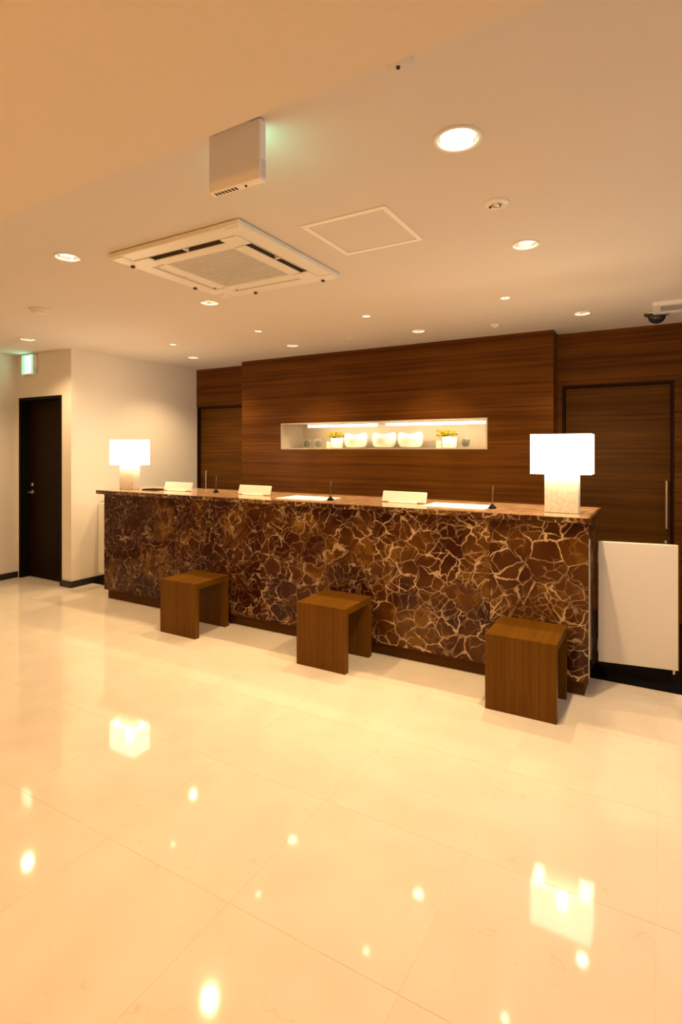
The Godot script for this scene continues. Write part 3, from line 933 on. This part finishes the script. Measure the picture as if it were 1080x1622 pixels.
func niche_things() -> void:
	var y := 1.414
	# tube lamps under the top of the niche, at the back
	for q in [[-3.34, -2.47, "tube lamp at the end of the niche nearer the white side wall"], [-2.40, -1.37, "tube lamp at the end of the niche nearer the tall wood door"]]:
		var t := thing("tube_lamp", q[2], "tube lamp", Vector3((q[0] + q[1]) / 2.0, 1.676, -5.04), "tube lamps in the niche")
		var h: float = (q[1] - q[0]) / 2.0
		bxm("housing", Vector3(-h, 0, 0.02), Vector3(h, -0.012, -0.02), 0.001, M.white, t)
		var st := sv()
		tube(st, [Vector3(-h + 0.012, -0.026, 0), Vector3(h - 0.012, -0.026, 0)], 0.011, 12)
		obj("tube", st, M.tube, t)
		for s in [-1.0, 1.0]:
			bxm("cap", Vector3(s * h, -0.012, 0.012), Vector3(s * (h - 0.012), -0.039, -0.012), 0.001, M.white, t)
		area(t, Vector3(0, -0.042, 0.0), Vector2(2.0 * h - 0.03, 0.018), 0.27, WARM, Vector3(0, -1, -0.45))
	# white bowls with a dipped rim
	for q in [[-2.797, "white rounded bowl beside the yellow flowers nearer the white side wall"], [-2.463, "white rounded bowl between the two other bowls"], [-2.172, "white rounded bowl nearest the yellow flowers by the leaf tumbler"]]:
		var st := sv()
		var n := 28
		st.set_smooth_group(0)
		var prof := [Vector2(0.0, 0.0), Vector2(0.085, 0.0), Vector2(0.112, 0.016), Vector2(0.128, 0.05), Vector2(0.133, 0.095), Vector2(0.128, 0.132), Vector2(0.113, 0.150), Vector2(0.104, 0.150), Vector2(0.116, 0.125), Vector2(0.118, 0.09), Vector2(0.10, 0.03), Vector2(0.0, 0.018)]
		for i in n:
			for k in prof.size() - 1:
				var v: Array = []
				for e in [[i, k], [i + 1, k], [i + 1, k + 1], [i, k + 1]]:
					var a: float = TAU * e[0] / n
					var p: Vector2 = prof[e[1]]
					var lift: float = 0.012 * cos(2.0 * a) * clampf((p.y - 0.09) / 0.06, 0.0, 1.0)
					v.append(Vector3(cos(a) * p.x, p.y + lift, sin(a) * p.x * 0.8))
				for w in [0, 1, 2, 0, 2, 3]: st.add_vertex(v[w])
		var o := obj("bowl", st, M.white_gloss)
		o.position = Vector3(q[0], y, -5.15)
		tag(o, q[1], "bowl", "white bowls in the niche")
	# white cube pots with yellow flowers
	for q in [[-3.06, "white pot with yellow-green flowers beside the row of leaf tumblers"], [-1.80, "white pot with yellow-green flowers at the bowl row's end by the tall door side"]]:
		var t := thing("flower_pot", q[1], "flower pot", Vector3(q[0], y, -5.15), "flower pots in the niche")
		var st := sv()
		lathe(st, [Vector2(0.0, 0.0), Vector2(0.062, 0.0), Vector2(0.068, 0.01), Vector2(0.075, 0.105), Vector2(0.070, 0.107), Vector2(0.064, 0.09), Vector2(0.0, 0.09)], Vector3(0.035, 0, 0), 24)
		obj("pot", st, M.white_gloss, t)
		bxm("card", Vector3(-0.095, 0, 0.02), Vector3(-0.04, 0.072, 0.01), 0.001, M.stone, t)
		var r2 := RandomNumberGenerator.new()
		r2.seed = 11
		for k in 26:
			st = sv()
			var c := Vector3(r2.randf_range(-0.085, 0.105), r2.randf_range(0.11, 0.165), r2.randf_range(-0.05, 0.05))
			for a in 6:
				var ang := TAU * a / 6.0
				var d := Vector3(cos(ang), 0.35, sin(ang))
				var sd := Vector3(-sin(ang), 0, cos(ang)) * 0.017
				var u := Vector3(0, 0.004, 0)
				var tip := c + d * 0.034
				var md := c + d * 0.018
				poly(st, [c + u, md + sd + u, tip, md - sd + u], c - Vector3(0, 1, 0))
				poly(st, [c - u, md + sd - u, tip, md - sd - u], c + Vector3(0, 1, 0))
			obj("flower", st, M.yellow if k % 3 else M.yellow_dark, t)
		st = sv()
		for k in 5:
			tube(st, [Vector3(0.035, 0.07, 0), Vector3(0.01 + 0.02 * (k - 2), 0.10, 0.01 * (k - 2)), Vector3(0.01 + 0.04 * (k - 2), 0.13, 0.015 * (k - 2))], 0.002, 6)
		obj("stems", st, M.leaf, t)
	# small glass tumblers holding dark leaves
	for q in [[-3.42, "small glass tumbler of dark leaves nearest the niche's wall-side end"], [-3.275, "small glass tumbler of dark leaves next to the yellow flowers"], [-1.605, "small glass tumbler of dark leaves at the niche end by the tall door"]]:
		var t := thing("leaf_tumbler", q[1], "tumbler", Vector3(q[0], y, -5.15), "glass tumblers of leaves in the niche")
		var st := sv()
		lathe(st, [Vector2(0.0, 0.0), Vector2(0.040, 0.0), Vector2(0.046, 0.100), Vector2(0.043, 0.100), Vector2(0.037, 0.006), Vector2(0.0, 0.006)], Vector3.ZERO, 24)
		obj("glass", st, M.glass, t)
		var r3 := RandomNumberGenerator.new()
		r3.seed = 23
		for k in 16:
			st = sv()
			var ang := r3.randf_range(0.0, TAU)
			var rad := r3.randf_range(0.010, 0.030)
			var b := Vector3(cos(ang) * rad, 0.008, sin(ang) * rad)
			var tip := Vector3(cos(ang) * (rad + 0.008), r3.randf_range(0.07, 0.10), sin(ang) * (rad + 0.008))
			var md := (b + tip) / 2.0
			var sd := Vector3(-sin(ang), 0, cos(ang)) * 0.018
			var out := Vector3(cos(ang), 0, sin(ang)) * 0.004
			poly(st, [b, md + sd, tip, md - sd], md - out)
			poly(st, [b, md + sd, md + out], md - out * 2.0)
			poly(st, [md + sd, tip, md + out], md - out * 2.0)
			poly(st, [tip, md - sd, md + out], md - out * 2.0)
			poly(st, [md - sd, b, md + out], md - out * 2.0)
			obj("leaf", st, M.leaf, t)

func exit_sign(at: Vector3, w: float, h: float, d: float, face: float, label: String) -> void:
	# hangs from the ceiling; face +1 looks to +z, -1 to -z
	var t := thing("exit_sign", label, "exit sign", at, "exit signs")
	var y0 := -h
	var st := sv()
	bx(st, Vector3(-w / 2, y0, d / 2), Vector3(w / 2, -0.006, -d / 2), 0.003)
	var hs := obj("housing", st, M.sign_body, t)
	st = sv()
	for k in 7:
		bx(st, Vector3(-w * 0.42 + k * w * 0.065, y0 - 0.0008, d * 0.25), Vector3(-w * 0.42 + k * w * 0.065 + w * 0.04, y0, -d * 0.25))
	obj("vent_slots", st, M.slot, hs)
	st = sv()
	tube(st, [Vector3(w * 0.18, y0 + 0.001, 0), Vector3(w * 0.18, y0 - 0.004, 0)], 0.004, 10)
	obj("test_switch", st, M.slot, hs)
	bxm("side_tab", Vector3(w / 2, y0 + h * 0.06, d * 0.2), Vector3(w / 2 + 0.001, y0 + h * 0.34, -d * 0.4), 0.0, M.grille, hs)
	st = sv()
	bx(st, Vector3(-w * 0.3, 0, d * 0.4), Vector3(w * 0.3, -0.006, -d * 0.4))
	obj("mount", st, M.white, t)
	# plate, white doorway and running figure, each a thin raised layer
	var z := face * d / 2
	st = sv()
	bx(st, Vector3(-w * 0.46, y0 + h * 0.05, z), Vector3(w * 0.46, -h * 0.06, z + face * 0.002))
	var pl := obj("face_plate", st, M.green, t)
	st = sv()
	bx(st, Vector3(-w * 0.20, y0 + h * 0.08, z + face * 0.002), Vector3(w * 0.30, -h * 0.12, z + face * 0.003))
	obj("doorway", st, M.sign_white, pl)
	st = sv()
	var zz := z + face * 0.003
	var hh := h
	lathe(st, [Vector2(0.0, -0.0005), Vector2(0.012, -0.0005), Vector2(0.012, 0.0005), Vector2(0.0, 0.0005)], Vector3.ZERO, 14, false)
	var head := obj("figure", st, M.green, pl)
	head.position = Vector3(0.0, y0 + hh * 0.76, zz + face * 0.0005)
	head.rotation.x = PI / 2
	for q in [[Vector2(0.0, 0.68), Vector2(0.02, 0.42), 0.012], [Vector2(0.02, 0.42), Vector2(-0.16, 0.32), 0.008], [Vector2(-0.16, 0.32), Vector2(-0.2, 0.16), 0.007], [Vector2(0.02, 0.42), Vector2(0.14, 0.28), 0.008], [Vector2(0.14, 0.28), Vector2(0.08, 0.12), 0.007], [Vector2(0.0, 0.64), Vector2(-0.15, 0.56), 0.006], [Vector2(0.0, 0.64), Vector2(0.16, 0.54), 0.006]]:
		st = sv()
		var a := Vector3(q[0].x * w, y0 + q[0].y * hh, zz)
		var b := Vector3(q[1].x * w, y0 + q[1].y * hh, zz)
		var sd: Vector3 = (b - a).normalized().cross(Vector3.BACK) * q[2] * 0.8
		var out := Vector3(0, 0, face * 0.0008)
		poly(st, [a + sd + out, b + sd + out, b - sd + out, a - sd + out], a - out * 50.0)
		obj("figure", st, M.green, pl)
	area(t, Vector3(0, y0 + h * 0.5, z + face * 0.008), Vector2(w * 0.8, h * 0.8), 0.022, Color(0.45, 1.0, 0.75), Vector3(0, 0.0, face))

func ceiling_things() -> void:
	# four-way cassette air conditioner
	var t := thing("air_conditioner", "white square four-way ceiling air conditioner with grey centre grille", "air conditioner", Vector3(-2.041, CEIL, -2.309))
	var hw := 0.440
	var dn := 0.035
	var st := sv()
	# housing above the ceiling
	bx(st, Vector3(-0.37, 0.0, 0.37), Vector3(-0.36, 0.10, -0.37))
	bx(st, Vector3(0.36, 0.0, 0.37), Vector3(0.37, 0.10, -0.37))
	bx(st, Vector3(-0.36, 0.0, 0.37), Vector3(0.36, 0.10, 0.36))
	bx(st, Vector3(-0.36, 0.0, -0.36), Vector3(0.36, 0.10, -0.37))
	bx(st, Vector3(-0.37, 0.10, 0.37), Vector3(0.37, 0.11, -0.37))
	obj("housing", st, M.dark, t)
	# rim, ring between slots and the corners, leaving four slots
	var a0 := 0.305
	var a1 := 0.350
	var L := 0.245
	st = sv()
	for s in [-1.0, 1.0]:
		bx(st, Vector3(-hw, -0.002, s * hw), Vector3(hw, -dn + 0.006, s * a1), 0.004)
		bx(st, Vector3(s * hw, -0.002, a1), Vector3(s * a1, -dn + 0.006, -a1), 0.004)
	obj("rim", st, M.white, t)
	for sx in [-1.0, 1.0]:
		for sz in [-1.0, 1.0]:
			st = sv()
			bx(st, Vector3(sx * L, -0.002, sz * L), Vector3(sx * a1, -dn, sz * a1), 0.002)
			bx(st, Vector3(sx * a1, -0.012, sz * a1), Vector3(sx * (hw - 0.01), -dn, sz * (hw - 0.01)), 0.003)
			obj("corner_cover", st, M.white, t)
	st = sv()
	for s in [-1.0, 1.0]:
		bx(st, Vector3(-L, -0.002, s * a0), Vector3(L, -dn, s * 0.235), 0.003)
		bx(st, Vector3(s * a0, -0.002, 0.235), Vector3(s * 0.235, -dn, -0.235), 0.003)
	obj("inner_frame", st, M.white, t)
	st = sv()
	bx(st, Vector3(-0.235, -0.004, 0.235), Vector3(0.235, -dn + 0.004, -0.235), 0.003)
	var gr := obj("intake_grille", st, M.grille, t)
	gr.set_meta("label", "grey centre intake grille")
	for k in 22:
		var z := -0.222 + 0.444 * k / 21.0
		st = sv()
		bx(st, Vector3(-0.225, -dn + 0.004, z - 0.0045), Vector3(0.225, -dn, z + 0.0045), 0.001)
		obj("slat", st, M.grille, gr)
	# louvre blades tilted down towards the room
	for k in 4:
		st = sv()
		var turn := Basis(Vector3.UP, PI / 2 * k)
		var bs := turn * Basis(Vector3.RIGHT, 0.42)
		bx(st, Vector3(-L + 0.006, -0.0012, -0.019), Vector3(L - 0.006, 0.0012, 0.019), 0.0008, Transform3D(bs, turn * Vector3(0, -0.018, 0.328)))
		obj("louvre", st, M.offwhite, t)
		st = sv()
		var here := Transform3D(turn, Vector3.ZERO)
		bx(st, Vector3(-L, -0.030, a0 + 0.0005), Vector3(L, 0.03, a0 + 0.002), 0.0, here)
		bx(st, Vector3(-L, -0.026, a1 - 0.002), Vector3(L, 0.03, a1 - 0.0005), 0.0, here)
		bx(st, Vector3(-L, -0.026, a0 + 0.002), Vector3(-L + 0.0015, 0.03, a1 - 0.002), 0.0, here)
		bx(st, Vector3(L - 0.0015, -0.026, a0 + 0.002), Vector3(L, 0.03, a1 - 0.002), 0.0, here)
		bx(st, Vector3(-L, 0.03, a0 + 0.0005), Vector3(L, 0.034, a1 - 0.0005), 0.0, here)
		obj("air_slot", st, M.slot, t)
		st = sv()
		bx(st, Vector3(-0.006, -0.03, 0.307), Vector3(0.006, -0.004, 0.348), 0.001, Transform3D(Basis(Vector3.UP, PI / 2 * k), Vector3.ZERO))
		obj("louvre_support", st, M.offwhite, t)
	for q in [Vector3(hw - 0.1, 0, -hw + 0.02), Vector3(-hw + 0.28, 0, -hw + 0.02), Vector3(-hw + 0.02, 0, -hw + 0.28), Vector3(-hw + 0.02, 0, hw - 0.14)]:
		st = sv()
		bx(st, q + Vector3(-0.009, -dn + 0.006, 0.009), q + Vector3(0.009, -dn - 0.006, -0.009), 0.002)
		obj("latch", st, M.slot, t)

	# access hatch
	t = thing("access_hatch", "flush square ceiling access hatch with pale frame beside the air conditioner", "access hatch", Vector3(-1.205, CEIL, -2.293))
	st = sv()
	var o := 0.214
	var i := 0.190
	for s in [-1.0, 1.0]:
		bx(st, Vector3(-o, 0, s * o), Vector3(o, -0.006, s * i), 0.0015)
		bx(st, Vector3(s * o, 0, i), Vector3(s * i, -0.006, -i), 0.0015)
	obj("frame", st, M.frame_white, t)
	bxm("panel", Vector3(-i + 0.002, 0, i - 0.002), Vector3(i - 0.002, -0.002, -i + 0.002), 0.0, M.ceiling, t)

	# exit signs
	exit_sign(Vector3(-1.161, CEIL, -1.345), 0.21, 0.192, 0.032, -1.0, "exit sign seen from its plain back, hanging beside the lowered ceiling edge")
	exit_sign(Vector3(-5.835, CEIL, -3.425), 0.22, 0.225, 0.045, 1.0, "lit green and white exit sign above the dark alcove door")

	# round emergency light
	t = thing("emergency_light", "small round white emergency light with a dark lens between two downlights", "emergency light", Vector3(-0.583, CEIL, -2.291))
	st = sv()
	lathe(st, [Vector2(0.052, 0.0), Vector2(0.052, -0.005), Vector2(0.044, -0.012), Vector2(0.030, -0.013), Vector2(0.024, -0.006), Vector2(0.0, -0.006)], Vector3.ZERO, 28)
	obj("ring", st, M.white, t)
	st = sv()
	lathe(st, [Vector2(0.021, -0.006), Vector2(0.017, -0.015), Vector2(0.0, -0.019)], Vector3.ZERO, 20)
	obj("lens", st, M.steel, t)
	st = sv()
	lathe(st, [Vector2(0.0, -0.0065), Vector2(0.006, -0.0065), Vector2(0.006, -0.012), Vector2(0.0, -0.012)], Vector3(-0.027, -0.005, 0), 12)
	obj("test_button", st, M.slot, t)

	# smoke detector and small round or square fittings
	t = thing("smoke_detector", "flat round white smoke detector on the ceiling beyond the air conditioner", "smoke detector", Vector3(-3.908, CEIL, -2.367))
	st = sv()
	lathe(st, [Vector2(0.07, 0.0), Vector2(0.07, -0.008), Vector2(0.062, -0.014), Vector2(0.0, -0.014)], Vector3.ZERO, 28)
	obj("base", st, M.offwhite, t)
	st = sv()
	lathe(st, [Vector2(0.052, -0.014), Vector2(0.050, -0.026), Vector2(0.036, -0.034), Vector2(0.0, -0.036)], Vector3.ZERO, 28)
	obj("chamber", st, M.offwhite, t)

	t = thing("ceiling_sensor", "small white box sensor on the ceiling before the wood panel", "sensor", Vector3(-1.153, CEIL, -4.50))
	bxm("housing", Vector3(-0.035, 0, 0.025), Vector3(0.035, -0.024, -0.025), 0.004, M.offwhite, t)
	st = sv()
	lathe(st, [Vector2(0.016, -0.024), Vector2(0.012, -0.032), Vector2(0.0, -0.035)], Vector3.ZERO, 16)
	obj("lens", st, M.offwhite, t)

	t = thing("sprinkler_head", "tiny sprinkler head on the ceiling before the wood panel", "sprinkler", Vector3(-2.48, CEIL, -4.436))
	st = sv()
	lathe(st, [Vector2(0.026, 0.0), Vector2(0.024, -0.005), Vector2(0.008, -0.007), Vector2(0.007, -0.022), Vector2(0.014, -0.024), Vector2(0.0, -0.026)], Vector3.ZERO, 18)
	obj("head", st, M.offwhite, t)

	t = thing("motion_sensor", "small motion sensor with a dark dot beside the lowered ceiling edge", "sensor", Vector3(-0.592, CEIL, -1.325))
	st = sv()
	lathe(st, [Vector2(0.038, 0.0), Vector2(0.038, -0.004), Vector2(0.030, -0.012), Vector2(0.0, -0.013)], Vector3.ZERO, 24)
	obj("cover", st, M.ceiling, t)
	st = sv()
	lathe(st, [Vector2(0.0, -0.010), Vector2(0.006, -0.010), Vector2(0.005, -0.018), Vector2(0.0, -0.020)], Vector3(-0.004, 0, -0.004), 12)
	obj("eye", st, M.slot, t)

	# dome camera
	t = thing("dome_camera", "dark glass dome security camera on the ceiling before the wood door", "camera", Vector3(-0.02, CEIL, -4.72))
	st = sv()
	lathe(st, [Vector2(0.085, 0.0), Vector2(0.088, -0.010), Vector2(0.080, -0.022), Vector2(0.062, -0.026), Vector2(0.0, -0.026)], Vector3.ZERO, 28)
	obj("flange", st, M.steel, t)
	st = sv()
	var pr: Array = []
	for k in 9:
		var an := PI / 2 * k / 8.0
		pr.append(Vector2(0.060 * cos(an), -0.026 - 0.058 * sin(an)))
	lathe(st, pr, Vector3.ZERO, 28)
	obj("dome", st, M.dome, t)

	# supply vent
	t = thing("ceiling_vent", "white rectangular ceiling air vent with a slotted opening above the dome camera", "vent", Vector3(0.26, CEIL, -4.525))
	var vw := 0.305
	var vd := 0.155
	st = sv()
	for s in [-1.0, 1.0]:
		bx(st, Vector3(-vw, 0, s * vd), Vector3(vw, -0.028, s * (vd - 0.055)), 0.003)
		bx(st, Vector3(s * vw, 0, vd - 0.055), Vector3(s * (vw - 0.05), -0.028, -vd + 0.055), 0.003)
	obj("frame", st, M.white, t)
	bxm("backing", Vector3(-vw + 0.05, 0, vd - 0.055), Vector3(vw - 0.05, -0.004, -vd + 0.055), 0.0, M.slot, t)
	for k in 7:
		var z := -0.084 + 0.168 * k / 6.0
		st = sv()
		bx(st, Vector3(-vw + 0.05, -0.0012, -0.010), Vector3(vw - 0.05, 0.0012, 0.010), 0.0, Transform3D(Basis(Vector3.RIGHT, 0.7), Vector3(0, -0.016, z)))
		obj("slat", st, M.grille, t)
